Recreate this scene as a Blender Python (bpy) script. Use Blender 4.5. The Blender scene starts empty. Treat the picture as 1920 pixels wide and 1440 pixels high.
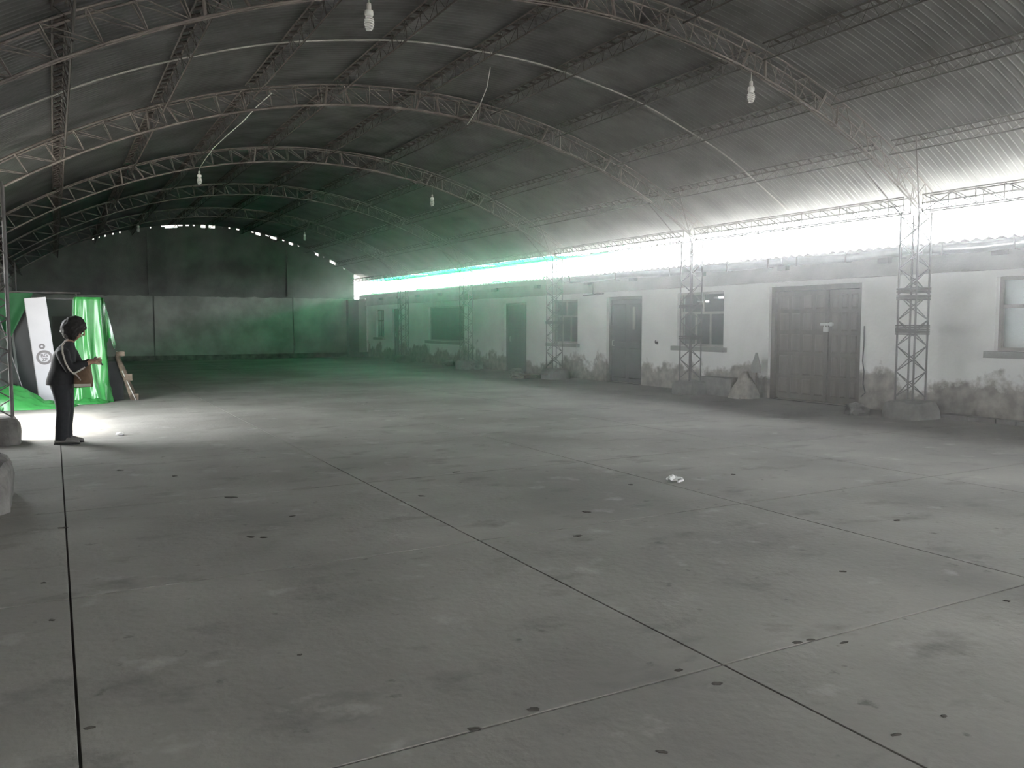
import bpy, bmesh, math, random
from mathutils import Vector, Matrix, Quaternion, noise

# ------------------------------------------------------------------ camera, sky, sun, exposure
scene = bpy.context.scene
COL = scene.collection
random.seed(7)
PITCH = math.atan(113 / 1550); YAW = math.atan(860 * math.cos(PITCH) / 1550)
cam_data = bpy.data.cameras.new('camera'); cam = bpy.data.objects.new('camera', cam_data); COL.objects.link(cam)
cam.location = (0, 0, 1.6); cam.rotation_euler = (math.pi / 2 - PITCH, 0, -YAW)
cam_data.sensor_width = 36; cam_data.lens = 36 * 1550 / 1920; cam_data.clip_start = 0.05; cam_data.clip_end = 500
scene.camera = cam

world = bpy.data.worlds.new('sky'); scene.world = world; world.use_nodes = True
bg = world.node_tree.nodes['Background']
bg.inputs['Color'].default_value = (0.93, 0.97, 1.0, 1); bg.inputs['Strength'].default_value = 3.5

sun_d = bpy.data.lights.new('sun', 'SUN'); sun = bpy.data.objects.new('sun', sun_d); COL.objects.link(sun)
sun_d.energy = 5.6; sun_d.angle = math.radians(26.0); sun_d.color = (1.0, 0.95, 0.86)
sun.rotation_euler = Vector((-0.43, 0.03, 0.90)).to_track_quat('Z', 'Y').to_euler()

vs = scene.view_settings
vs.view_transform = 'Standard'; vs.look = 'None'; vs.gamma = 1.0; vs.use_curve_mapping = False
vs.exposure = 2.75
scene.cycles.use_denoising = True
scene.cycles.max_bounces = 10; scene.cycles.diffuse_bounces = 6; scene.cycles.glossy_bounces = 4
scene.cycles.transparent_max_bounces = 12; scene.cycles.volume_bounces = 1
scene.cycles.sample_clamp_indirect = 6.0

# ------------------------------------------------------------------ materials
def srgb(r, g, b):
    f = lambda c: (c / 255 / 12.92) if c / 255 <= .04045 else ((c / 255 + .055) / 1.055) ** 2.4
    return (f(r), f(g), f(b), 1)
def lin(r, g, b): return (r, g, b, 1)
MATS = {}
def mat(name, col, rough=.8, metal=0., spec=.4, var=.25, scale=3., detail=6., bump=0., bscale=30., col2=None, stretch=(1, 1, 1)):
    """principled with a noise mottling between col*(1-var) and col (or col2)"""
    m = bpy.data.materials.new(name); m.use_nodes = True; nt = m.node_tree; N = nt.nodes; L = nt.links
    b = N['Principled BSDF']; b.inputs['Roughness'].default_value = rough; b.inputs['Metallic'].default_value = metal
    b.inputs['Specular IOR Level'].default_value = spec
    geo = N.new('ShaderNodeNewGeometry'); mp = N.new('ShaderNodeMapping'); mp.inputs['Scale'].default_value = stretch
    L.new(geo.outputs['Position'], mp.inputs['Vector'])
    nz = N.new('ShaderNodeTexNoise'); nz.inputs['Scale'].default_value = scale; nz.inputs['Detail'].default_value = detail
    L.new(mp.outputs[0], nz.inputs['Vector'])
    cr = N.new('ShaderNodeValToRGB'); e = cr.color_ramp.elements
    c2 = col2 or tuple(c * (1 - var) for c in col[:3]) + (1,)
    e[0].position = .35; e[0].color = c2; e[1].position = .68; e[1].color = col
    L.new(nz.outputs['Fac'], cr.inputs['Fac']); L.new(cr.outputs['Color'], b.inputs['Base Color'])
    if bump:
        n2 = N.new('ShaderNodeTexNoise'); n2.inputs['Scale'].default_value = bscale; n2.inputs['Detail'].default_value = 4
        L.new(mp.outputs[0], n2.inputs['Vector'])
        bp = N.new('ShaderNodeBump'); bp.inputs['Strength'].default_value = bump; bp.inputs['Distance'].default_value = .02
        L.new(n2.outputs['Fac'], bp.inputs['Height']); L.new(bp.outputs['Normal'], b.inputs['Normal'])
    MATS[name] = m
    return m

mat('galvanised', lin(.27, .27, .265), .30, .88, .5, .35, 1.4, stretch=(1, 1, 1))
mat('roof_outer', lin(.35, .35, .34), .6)
mat('neighbour_roof', lin(.74, .72, .66), .55, .2)
mat('truss_steel', lin(.20, .175, .16), .65, .0, .4, .5, 4.)
mat('purlin_steel', lin(.055, .047, .042), .7, .0, .3, .4, 4.)
mat('column_steel', lin(.13, .12, .115), .6, .0, .4, .4, 5.)
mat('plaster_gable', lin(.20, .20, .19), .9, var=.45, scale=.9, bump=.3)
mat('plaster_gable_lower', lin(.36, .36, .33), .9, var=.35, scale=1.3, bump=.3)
mat('plaster_plain', lin(.42, .42, .40), .9, var=.3, scale=1.)
mat('beam_concrete', lin(.34, .33, .31), .9, var=.3, scale=2., bump=.3)
mat('pedestal_concrete', lin(.20, .19, .175), .95, var=.5, scale=4., bump=.8, bscale=14)
mat('floor_base', lin(.06, .056, .05), .95)
mat('wood_door', lin(.085, .07, .052), .7, var=.45, scale=6., stretch=(1, 1, .15), bump=.2)
mat('wood_panel', lin(.12, .10, .078), .65, var=.45, scale=6., stretch=(1, 1, .2), bump=.2)
mat('door_dark', lin(.040, .038, .036), .6, var=.4, scale=4.)
mat('door_green', lin(.045, .06, .05), .7, var=.4, scale=5., stretch=(1, 1, .2))
mat('frame_dark', lin(.12, .11, .10), .7)
mat('frame_light', lin(.30, .28, .26), .7)
mat('sill_concrete', lin(.26, .26, .24), .9, bump=.5)
mat('shutter', lin(.035, .05, .045), .7)
mat('gutter_zinc', lin(.62, .64, .66), .28, .9, .5, .2, 3.)
mat('bulb_white', lin(.78, .78, .76), .35, var=.08)
mat('socket', lin(.55, .54, .52), .5)
mat('cable_white', lin(.55, .54, .51), .6)
mat('cable_black', lin(.02, .02, .02), .6)
mat('conduit', lin(.42, .41, .38), .6)
mat('jacket', lin(.018, .018, .019), .85, var=.3, scale=20)
mat('trousers', lin(.020, .021, .024), .85, var=.3, scale=20)
mat('skin', lin(.33, .19, .13), .55, var=.12)
mat('hair', lin(.012, .010, .009), .7, var=.4, scale=40)
mat('shoe', lin(.20, .19, .175), .6)
mat('sole', lin(.03, .03, .03), .7)
mat('bag_brown', lin(.16, .10, .06), .75, var=.35, scale=12)
mat('strap', lin(.50, .46, .40), .7)
mat('phone', lin(.02, .02, .022), .3)
mat('eye', lin(.02, .015, .01), .3)
mat('lips', lin(.25, .10, .08), .6)
mat('panel_white', lin(.42, .42, .44), .5, var=.07)
mat('panel_side', lin(.30, .30, .30), .6)
mat('print_grey', lin(.16, .15, .155), .6)
mat('dark_cabinet', lin(.028, .032, .033), .5)
mat('wood_old', lin(.20, .16, .12), .9, var=.6, scale=8, bump=.6)
mat('brick', lin(.22, .14, .10), .95, var=.4, scale=9, bump=.5)
mat('paper', lin(.75, .74, .72), .8, var=.1)
mat('dirt', lin(.10, .09, .078), .95, var=.5, scale=20)
mat('stone', lin(.30, .28, .25), .95, var=.4, scale=12)
mat('sack', lin(.30, .275, .235), .95, var=.4, scale=9, bump=.5)
mat('outside_ground', lin(.55, .52, .47), .95, var=.2)
mat('lock_metal', lin(.5, .5, .48), .4, .6)
mat('wire', lin(.05, .045, .04), .6)

def floor_mat():
    m = mat('floor_concrete', lin(.31, .295, .27), .82, 0, .35, .35, .55, 8., .25, 18.)
    nt = m.node_tree; N = nt.nodes; L = nt.links; b = N['Principled BSDF']
    old = b.inputs['Base Color'].links[0].from_socket
    geo = [n for n in N if n.type == 'NEW_GEOMETRY'][0]
    def layer(prev, scale, lo, hi, col, amt, st=(1, 1, 1), off=0):
        mp = N.new('ShaderNodeMapping'); mp.inputs['Scale'].default_value = st; mp.inputs['Location'].default_value = (off, off * .7, 0)
        L.new(geo.outputs['Position'], mp.inputs['Vector'])
        n = N.new('ShaderNodeTexNoise'); n.inputs['Scale'].default_value = scale; n.inputs['Detail'].default_value = 7; n.inputs['Roughness'].default_value = .6
        L.new(mp.outputs[0], n.inputs['Vector'])
        r = N.new('ShaderNodeMapRange'); r.inputs['From Min'].default_value = lo; r.inputs['From Max'].default_value = hi; r.inputs['To Max'].default_value = amt
        L.new(n.outputs['Fac'], r.inputs['Value'])
        mx = N.new('ShaderNodeMix'); mx.data_type = 'RGBA'
        L.new(r.outputs[0], mx.inputs['Factor']); L.new(prev, mx.inputs['A']); mx.inputs['B'].default_value = col
        return mx.outputs['Result']
    s = layer(old, 1.7, .56, .72, lin(.14, .135, .124), .7, (1, 1.6, 1), 3)       # dark stains
    s = layer(s, 6.5, .64, .72, lin(.08, .076, .07), .6, (1, 1, 1), 11)           # small spots
    s = layer(s, 2.6, .60, .75, lin(.42, .40, .375), .6, (1, 1, 1), 23)            # dusty pale patches
    L.new(s, b.inputs['Base Color'])
floor_mat()

def wall_mat():
    """whitewash, worn off along the foot of the wall with a ragged outline"""
    m = mat('whitewash', lin(.70, .70, .68), .9, 0, .2, .14, 1.2, 6., .25, 12.)
    nt = m.node_tree; N = nt.nodes; L = nt.links; b = N['Principled BSDF']
    old = b.inputs['Base Color'].links[0].from_socket
    geo = [n for n in N if n.type == 'NEW_GEOMETRY'][0]
    sep = N.new('ShaderNodeSeparateXYZ'); L.new(geo.outputs['Position'], sep.inputs[0])
    n = N.new('ShaderNodeTexNoise'); n.inputs['Scale'].default_value = 1.1; n.inputs['Detail'].default_value = 7; n.inputs['Roughness'].default_value = .62
    L.new(geo.outputs['Position'], n.inputs['Vector'])
    a = N.new('ShaderNodeMath'); a.operation = 'MULTIPLY_ADD'; a.inputs[1].default_value = -2.1; L.new(n.outputs['Fac'], a.inputs[0])
    L.new(sep.outputs['Z'], a.inputs[2])            # z - 2.1*noise
    r = N.new('ShaderNodeMapRange'); r.inputs['From Min'].default_value = -.42; r.inputs['From Max'].default_value = -.60
    r.inputs['To Min'].default_value = 0; r.inputs['To Max'].default_value = 1; L.new(a.outputs[0], r.inputs['Value'])
    n2 = N.new('ShaderNodeTexNoise'); n2.inputs['Scale'].default_value = 5; n2.inputs['Detail'].default_value = 6
    L.new(geo.outputs['Position'], n2.inputs['Vector'])
    cr = N.new('ShaderNodeValToRGB'); cr.color_ramp.elements[0].position = .35; cr.color_ramp.elements[0].color = lin(.15, .135, .115)
    cr.color_ramp.elements[1].position = .7; cr.color_ramp.elements[1].color = lin(.33, .30, .265); L.new(n2.outputs['Fac'], cr.inputs['Fac'])
    mx = N.new('ShaderNodeMix'); mx.data_type = 'RGBA'; L.new(r.outputs[0], mx.inputs['Factor']); L.new(old, mx.inputs['A']); L.new(cr.outputs['Color'], mx.inputs['B'])
    L.new(mx.outputs['Result'], b.inputs['Base Color'])
wall_mat()

def sheet_mat(name, col, trans, rough=.3):
    m = bpy.data.materials.new(name); m.use_nodes = True; nt = m.node_tree; N = nt.nodes; L = nt.links
    b = N['Principled BSDF']; b.inputs['Roughness'].default_value = rough; b.inputs['Specular IOR Level'].default_value = .6
    geo = N.new('ShaderNodeNewGeometry'); nz = N.new('ShaderNodeTexNoise'); nz.inputs['Scale'].default_value = 5; nz.inputs['Detail'].default_value = 5
    L.new(geo.outputs['Position'], nz.inputs['Vector'])
    cr = N.new('ShaderNodeValToRGB'); cr.color_ramp.elements[0].color = tuple(c * .7 for c in col[:3]) + (1,); cr.color_ramp.elements[1].color = col
    L.new(nz.outputs['Fac'], cr.inputs['Fac']); L.new(cr.outputs['Color'], b.inputs['Base Color'])
    t = N.new('ShaderNodeBsdfTranslucent'); L.new(cr.outputs['Color'], t.inputs['Color'])
    mx = N.new('ShaderNodeMixShader'); mx.inputs[0].default_value = trans
    L.new(b.outputs[0], mx.inputs[1]); L.new(t.outputs[0], mx.inputs[2]); L.new(mx.outputs[0], N['Material Output'].inputs['Surface'])
    MATS[name] = m
sheet_mat('green_plastic', lin(.06, .34, .085), .2, .22)
sheet_mat('green_net', lin(.03, .17, .06), .3, .7)
sheet_mat('green_tint_film', lin(.012, .72, .42), .85, .4)

def glass_mat(name, tint, gloss):
    m = bpy.data.materials.new(name); m.use_nodes = True; nt = m.node_tree; N = nt.nodes; L = nt.links
    N.remove(N['Principled BSDF'])
    nz = N.new('ShaderNodeTexNoise'); nz.inputs['Scale'].default_value = 3; geo = N.new('ShaderNodeNewGeometry'); L.new(geo.outputs['Position'], nz.inputs['Vector'])
    t = N.new('ShaderNodeBsdfTransparent'); t.inputs[0].default_value = tint
    g = N.new('ShaderNodeBsdfGlossy'); g.inputs['Roughness'].default_value = .08
    d = N.new('ShaderNodeBsdfDiffuse'); d.inputs[0].default_value = lin(.3, .29, .27)
    m1 = N.new('ShaderNodeMixShader'); m1.inputs[0].default_value = gloss; L.new(t.outputs[0], m1.inputs[1]); L.new(g.outputs[0], m1.inputs[2])
    r = N.new('ShaderNodeMapRange'); r.inputs['To Min'].default_value = .01; r.inputs['To Max'].default_value = .06; L.new(nz.outputs['Fac'], r.inputs['Value'])
    m2 = N.new('ShaderNodeMixShader'); L.new(r.outputs[0], m2.inputs[0]); L.new(m1.outputs[0], m2.inputs[1]); L.new(d.outputs[0], m2.inputs[2])   # dust film
    L.new(m2.outputs[0], N['Material Output'].inputs['Surface'])
    MATS[name] = m
glass_mat('pane_glass', lin(.75, .8, .78), .015)
glass_mat('glass_sheet', lin(.45, .55, .52), .10)

# ------------------------------------------------------------------ mesh helpers
class MB:
    def __init__(s): s.v = []; s.f = []
    def box(s, x0, x1, y0, y1, z0, z1):
        b = len(s.v)
        s.v += [(x, y, z) for z in (z0, z1) for y in (y0, y1) for x in (x0, x1)]
        s.f += [tuple(b + i for i in q) for q in ((0, 2, 3, 1), (4, 5, 7, 6), (0, 1, 5, 4), (2, 6, 7, 3), (0, 4, 6, 2), (1, 3, 7, 5))]
        return s
    def tube(s, pts, r, n=8, cap=True, r2=None):
        """tube along pts; r number or list; r2 optional second radius list"""
        pts = [Vector(p) for p in pts]; b = len(s.v); m = len(pts)
        rr = r if isinstance(r, (list, tuple)) else [r] * m
        up = None
        for i, p in enumerate(pts):
            t = (pts[min(i + 1, m - 1)] - pts[max(i - 1, 0)]).normalized()
            if up is None:
                a = Vector((0, 0, 1)) if abs(t.z) < .9 else Vector((1, 0, 0)); up = (a - t * a.dot(t)).normalized()
            else:
                up = (up - t * up.dot(t)).normalized()
            w = t.cross(up)
            q = r2[i] if r2 else rr[i]
            s.v += [tuple(p + up * (math.cos(k * 2 * math.pi / n) * rr[i]) + w * (math.sin(k * 2 * math.pi / n) * q)) for k in range(n)]
        for i in range(m - 1):
            for k in range(n):
                s.f.append((b + i * n + k, b + i * n + (k + 1) % n, b + (i + 1) * n + (k + 1) % n, b + (i + 1) * n + k))
        if cap:
            s.f.append(tuple(b + k for k in reversed(range(n)))); s.f.append(tuple(b + (m - 1) * n + k for k in range(n)))
        return s
    def loft(s, rings, cap=True):
        b = len(s.v); n = len(rings[0])
        for r in rings: s.v += [tuple(p) for p in r]
        for i in range(len(rings) - 1):
            for k in range(n):
                s.f.append((b + i * n + k, b + i * n + (k + 1) % n, b + (i + 1) * n + (k + 1) % n, b + (i + 1) * n + k))
        if cap:
            s.f.append(tuple(b + k for k in reversed(range(n)))); s.f.append(tuple(b + (len(rings) - 1) * n + k for k in range(n)))
        return s
    def lathe(s, prof, n=16, c=(0, 0, 0)):
        return s.loft([[(c[0] + r * math.cos(2 * math.pi * k / n), c[1] + r * math.sin(2 * math.pi * k / n), c[2] + z) for k in range(n)] for r, z in prof])
    def mesh(s, name, m=None, smooth=False):
        me = bpy.data.meshes.new(name); me.from_pydata([tuple(v) for v in s.v], [], s.f); me.update()
        if m: me.materials.append(MATS[m])
        if smooth:
            for p in me.polygons: p.use_smooth = True
        return me
def link(name, me, parent=None, loc=(0, 0, 0)):
    o = bpy.data.objects.new(name, me); COL.objects.link(o); o.location = loc
    if parent: o.parent = parent
    return o
def build(mb, name, m, parent=None, loc=(0, 0, 0), smooth=False, bevel=0):
    """mb in world coordinates; parent at P.location (unrotated) or local when loc given"""
    me = mb.mesh(name, m, smooth)
    if bevel:
        bm = bmesh.new(); bm.from_mesh(me); bmesh.ops.bevel(bm, geom=bm.edges[:], offset=bevel, segments=2, affect='EDGES'); bm.to_mesh(me); bm.free()
    o = link(name, me, parent, loc)
    return o
def tag(o, label=None, cat=None, group=None, kind=None):
    if label: o['label'] = label
    if cat: o['category'] = cat
    if group: o['group'] = group
    if kind: o['kind'] = kind
    return o
def thing(name, loc, label, cat, group=None, rz=0):
    o = link(name, None, None, loc); o.rotation_euler[2] = rz; o.empty_display_size = .1
    return tag(o, label, cat, group)
def structure(o): o['kind'] = 'structure'; return o
def shift(mb, d):
    d = Vector(d); mb.v = [tuple(Vector(v) + d) for v in mb.v]; return mb
def wob(mb, amp, sc, seed=0):
    """uneven, chipped surface"""
    o = Vector((seed * 3.1, seed * 1.7, seed * .9)); mb.v = [tuple(Vector(v) + noise.noise_vector(Vector(v) * sc + o) * amp) for v in mb.v]; return mb

_unit = {}
def bar(p, q, r, parent, m, name, base=Vector((0, 0, 0)), n=6):
    """one round bar, its mesh shared by every bar of its material"""
    if (m, n) not in _unit:
        _unit[(m, n)] = MB().tube([(0, 0, -.5), (0, 0, .5)], 1, n).mesh('round_bar', m, True)
    p = Vector(p); q = Vector(q); d = q - p
    o = bpy.data.objects.new(name, _unit[(m, n)]); COL.objects.link(o); o.parent = parent
    o.rotation_mode = 'QUATERNION'; o.location = (p + q) / 2 - base; o.rotation_quaternion = d.to_track_quat('Z', 'Y'); o.scale = (r, r, d.length)
    return o

# ------------------------------------------------------------------ layout numbers (metres; y runs along the hall)
CX, ZC = 6.0, -6.76                       # axis of the barrel vault
RB, RT, RS = 12.30, 12.62, 12.72          # bottom chord, top chord, roof sheets
Y0, Y1 = -6.0, 38.8
FRAMES = [3.25, 8.96, 14.52, 20.38, 26.24, 32.2]
XL, XR = -1.4, 13.4                       # long walls
def arc(r, x): return ZC + math.sqrt(r * r - (x - CX) ** 2)
def pol(r, th, y): return Vector((CX + r * math.sin(th), y, ZC + r * math.cos(th)))

# ------------------------------------------------------------------ floor
fl = build(MB().box(XL - .2, XR + .2, Y0 - .2, Y1 + .2, -.3, -.012), 'floor', 'floor_base'); structure(fl)
JX = [XL, 0.03, 2.70, 5.32, 8.0, 10.7, XR]; PY = 2.55; JY = [Y0, -2.3] + [.28 + PY * i for i in range(15)] + [Y1]
JY = [y for y in JY if y <= Y1]
slab_cache = {}
for i in range(len(JX) - 1):
    for j in range(len(JY) - 1):
        w = JX[i + 1] - JX[i]; d = JY[j + 1] - JY[j]
        if d < .1: continue
        key = (round(w, 2), round(d, 2))
        if key not in slab_cache:
            mb = MB(); g = .006
            mb.loft([[(g, g, -.03), (w - g, g, -.03), (w - g, d - g, -.03), (g, d - g, -.03)],
                     [(g, g, -.0015), (w - g, g, -.0015), (w - g, d - g, -.0015), (g, d - g, -.0015)],
                     [(g + .0015, g + .0015, 0), (w - g - .0015, g + .0015, 0), (w - g - .0015, d - g - .0015, 0), (g + .0015, d - g - .0015, 0)]])
            slab_cache[key] = mb.mesh('floor_slab', 'floor_concrete')
        link('floor_slab', slab_cache[key], fl, (JX[i], JY[j], 0))

og = build(MB().box(-40, XL - .2, -40, 90, -.3, -.02).box(XR + 6, 60, -40, 90, -.3, -.02).box(XR + .2, XR + 6, -40, 90, -.3, -.02).box(XL - .2, XR + .2, Y1 + .2, 90, -.3, -.02).box(XL - .2, XR + .2, -40, Y0 - .2, -.3, -.02), 'ground', 'outside_ground'); structure(og)

# ------------------------------------------------------------------ long wall on the right (row of rooms) with its openings
OPEN = dict(  # y0, y1, z0, z1
    window_1=(6.05, 7.99, 1.16, 2.36), door_1=(10.55, 12.86, 0, 2.38), window_2=(14.23, 15.84, 1.06, 2.35), door_2=(17.24, 18.81, 0, 2.33),
    window_3=(20.26, 21.77, 1.02, 2.31), door_3=(23.25, 24.78, 0, 2.29), window_4=(27.96, 31.28, .92, 2.28), door_4=(34.58, 35.37, 0, 2.27), window_5=(36.46, 37.55, .97, 2.26))
wr = MB(); y = Y0
for k, (a, b, c, d) in sorted(OPEN.items(), key=lambda t: t[1][0]):
    wr.box(XR, XR + .25, y, a, 0, 3.0)
    if c > 0: wr.box(XR, XR + .25, a, b, 0, c)
    wr.box(XR, XR + .25, a, b, d, 3.0); y = b
wr.box(XR, XR + .25, y, Y1 + .2, 0, 3.0)
wall_right = structure(build(wr, 'wall_right', 'whitewash'))
# rooms behind it: back wall (two short slots added to show as glints in a window), end walls
bk = MB(); bx = 17.2; G = [(18.28, 18.70, 2.34, 2.40), (18.90, 19.40, 2.245, 2.30)]
bk.box(bx, bx + .2, Y0, G[0][0], 0, 3.4)
for q, (a, b_, za, zb) in enumerate(G):
    bk.box(bx, bx + .2, a, b_, 0, za).box(bx, bx + .2, a, b_, zb, 3.4)
    nx_ = G[q + 1][0] if q + 1 < len(G) else Y1
    bk.box(bx, bx + .2, b_, nx_, 0, 3.4)
for yy in (Y0, 9.5, 13.6, 22.5, 26, 33, Y1): bk.box(XR + .25, bx, yy, yy + .15, 0, 3.1)
structure(build(bk, 'wall_back', 'plaster_gable'))
# ring beam and beam ends
rb = structure(build(wob(MB().box(XR - .10, XR + .02, Y0, Y1, 2.47, 2.70).box(XR - .04, XR + .02, Y0, Y1, 2.70, 2.9), .0, 1), 'trim_1', 'beam_concrete'))
for yy in (7.9, 10.0, 12.4, 14.9, 17.5, 19.6, 22.4, 25.3, 27.6, 29.9, 32.2, 34.4, 36.6):
    build(MB().box(XR - .16, XR + .02, yy - .11, yy + .11, 2.70, 2.86), 'beam_end', 'frame_dark', rb)
# flat roof of the row of rooms, corrugated sheets
nr = MB(); P = .2
n = int((Y1 + 1 - Y0) / (P / 2))
ring0 = []; ring1 = []
for i in range(n + 1):
    yy = Y0 + i * P / 2; h = .025 * (1 if i % 2 else -1)
    ring0.append((12.98, yy, 2.955 + h)); ring1.append((18.2, yy, 3.45 + h))
b = len(nr.v); nr.v += ring0 + ring1
for i in range(n): nr.f.append((b + i, b + i + 1, b + n + 2 + i, b + n + 1 + i))
nro = structure(build(nr, 'roof_of_rooms', 'neighbour_roof'))
structure(build(MB().box(13.0, 13.06, Y0, Y1, 2.78, 2.93), 'trim_2', 'beam_concrete'))
# gutter lengths under the roof edge
for i, (a, bb) in enumerate([(5.9, 8.95), (9.0, 12.0), (12.05, 15.1), (15.15, 20.2)]):
    g = thing('gutter', (12.93, a, 2.8), 'dented zinc gutter length hung at the eave ' + ['over the wide barred window', 'before the double door', 'over the double door and sack', 'over the dark panelled door'][i], 'gutter', 'zinc gutter lengths along the rooms')
    mb = MB(); rings = []
    m_ = 24
    prof = [(.055, .11), (.05, .0), (.0, -.035), (-.05, .0), (-.06, .09), (-.07, .09), (-.062, -.006), (0, -.047), (.062, -.006), (.063, .11)]
    for k in range(m_ + 1):
        yy = (bb - a) * k / m_
        dz = .018 * math.sin(yy * 2.1 + i) + .008 * noise.noise(Vector((yy * 3, i, 0))); dx = .012 * noise.noise(Vector((yy * 2.2, i + 5, 1)))
        rings.append([(x + dx, yy, z + dz) for x, z in prof])
    mb.loft(rings); build(mb, 'trough', 'gutter_zinc', g, (0, 0, 0), smooth=True)
    for yy in (.35, (bb - a) / 2, bb - a - .35):
        build(MB().box(-.078, -.07, yy - .015, yy + .015, -.06, .12).box(-.078, .07, yy - .015, yy + .015, -.068, -.058), 'bracket', 'frame_dark', g)

# ---- windows and doors of the rooms
def window(key, cols, transom, boarded=False, bars=False):
    y0, y1, z0, z1 = OPEN[key]; x = XR + .10; fw = .055
    f = MB().box(x, x + .06, y0, y0 + fw, z0, z1).box(x, x + .06, y1 - fw, y1, z0, z1).box(x, x + .06, y0 + fw, y1 - fw, z1 - fw, z1).box(x, x + .06, y0 + fw, y1 - fw, z0, z0 + fw)
    w = structure(build(f, key, 'frame_light'))
    s = MB(); s.box(XR - .12, XR + .1, y0 - .12, y1 + .10, z0 - .11, z0 - .002)
    build(wob(s, .012, 2, y0), 'window_sill', 'sill_concrete', w)
    if boarded:
        k = 7; st = (y1 - y0 - 2 * fw) / k
        for i in range(k): build(MB().box(x + .015, x + .04 + .006 * (i % 2), y0 + fw + i * st + .004, y0 + fw + (i + 1) * st - .004, z0 + fw, z1 - fw), 'shutter_board', 'shutter', w)
        return w
    zt = z0 + (z1 - z0) * transom
    st = (y1 - y0 - 2 * fw) / cols
    build(MB().box(x + .005, x + .055, y0 + fw, y1 - fw, zt - .03, zt + .03), 'transom', 'frame_light', w)
    for i in range(1, cols):
        yy = y0 + fw + i * st
        build(MB().box(x + .008, x + .052, yy - .022, yy + .022, z0 + fw, zt - .03), 'mullion', 'frame_light', w)
    build(MB().box(x + .008, x + .052, (y0 + y1) / 2 - .022, (y0 + y1) / 2 + .022, zt + .03, z1 - fw), 'mullion', 'frame_light', w)
    for i in range(cols):
        ya = y0 + fw + i * st + .02; yb = ya + st - .04
        build(MB().box(x + .028, x + .032, ya, yb, z0 + fw, zt - .03), 'pane', 'pane_glass', w)
    for (ya, yb) in ((y0 + fw, (y0 + y1) / 2 - .022), ((y0 + y1) / 2 + .022, y1 - fw)):
        build(MB().box(x + .028, x + .032, ya, yb, zt + .03, z1 - fw), 'pane', 'pane_glass', w)
    return w
window('window_1', 3, .60); window('window_2', 3, .62); window('window_3', 3, .62)
window('window_4', 3, .6, boarded=True); window('window_5', 2, .6)

def plank_door(key, m, k, xin=.12, jm='frame_dark'):
    y0, y1, z0, z1 = OPEN[key]; x = XR + xin; fw = .07
    d = structure(build(MB().box(x - .03, x + .08, y0, y0 + fw, z0, z1).box(x - .03, x + .08, y1 - fw, y1, z0, z1).box(x - .03, x + .08, y0 + fw, y1 - fw, z1 - fw, z1), key, jm))
    st = (y1 - y0 - 2 * fw) / k
    for i in range(k):
        build(MB().box(x, x + .035 + .006 * (i % 2), y0 + fw + i * st + .003, y0 + fw + (i + 1) * st - .003, .02, z1 - fw - .005), 'plank', m, d)
    return d, x, fw
# big double door: two framed leaves, each four rows of raised panels
y0, y1, z0, z1 = OPEN['door_1']; x = XR + .13; fw = .10
d1 = structure(build(MB().box(x - .06, x + .09, y0, y0 + fw, 0, z1).box(x - .06, x + .09, y1 - fw, y1, 0, z1).box(x - .06, x + .09, y0 + fw, y1 - fw, z1 - fw, z1), 'door_1', 'wood_door'))
mid = 11.42
for (a, bb, nc) in ((y0 + fw + .006, mid - .012, 3), (mid + .012, y1 - fw - .006, 4)):
    leaf = build(MB().box(x + .01, x + .05, a, bb, .025, z1 - fw - .008), 'door_leaf', 'wood_door', d1)
    zs = [.10, .50, .98, 1.42, 1.86, z1 - fw - .06]
    for r in range(5):
        cw = (bb - a - .08) / nc
        for c in range(nc):
            ya = a + .04 + c * cw + .035; yb = a + .04 + (c + 1) * cw - .035; za = zs[r] + .035; zb = zs[r + 1] - .035
            pm = MB().loft([[(x + .012, ya, za), (x + .012, yb, za), (x + .012, yb, zb), (x + .012, ya, zb)],
                            [(x - .004, ya + .03, za + .03), (x - .004, yb - .03, za + .03), (x - .004, yb - .03, zb - .03), (x - .004, ya + .03, zb - .03)]])
            build(pm, 'door_panel', 'wood_panel', leaf)
    for r in range(1, 5):
        build(MB().box(x - .006, x + .012, a + .02, bb - .02, zs[r] - .022, zs[r] + .022), 'door_rail', 'wood_door', leaf)
build(MB().box(x - .03, x + .011, mid - .02, mid + .045, .03, z1 - fw - .01), 'cover_strip', 'wood_door', d1)
hp = build(MB().box(x - .04, x - .029, mid - .16, mid + .16, 1.565, 1.615).box(x - .05, x - .03, mid - .13, mid - .07, 1.55, 1.63), 'hasp', 'lock_metal', d1)
build(MB().box(x - .07, x - .04, mid - .05, mid + .06, 1.44, 1.535).tube([(x - .055, mid - .03, 1.53), (x - .055, mid - .03, 1.58), (x - .055, mid + .0, 1.60), (x - .055, mid + .04, 1.58), (x - .055, mid + .04, 1.53)], .009, 8), 'padlock', 'lock_metal', hp)
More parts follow.
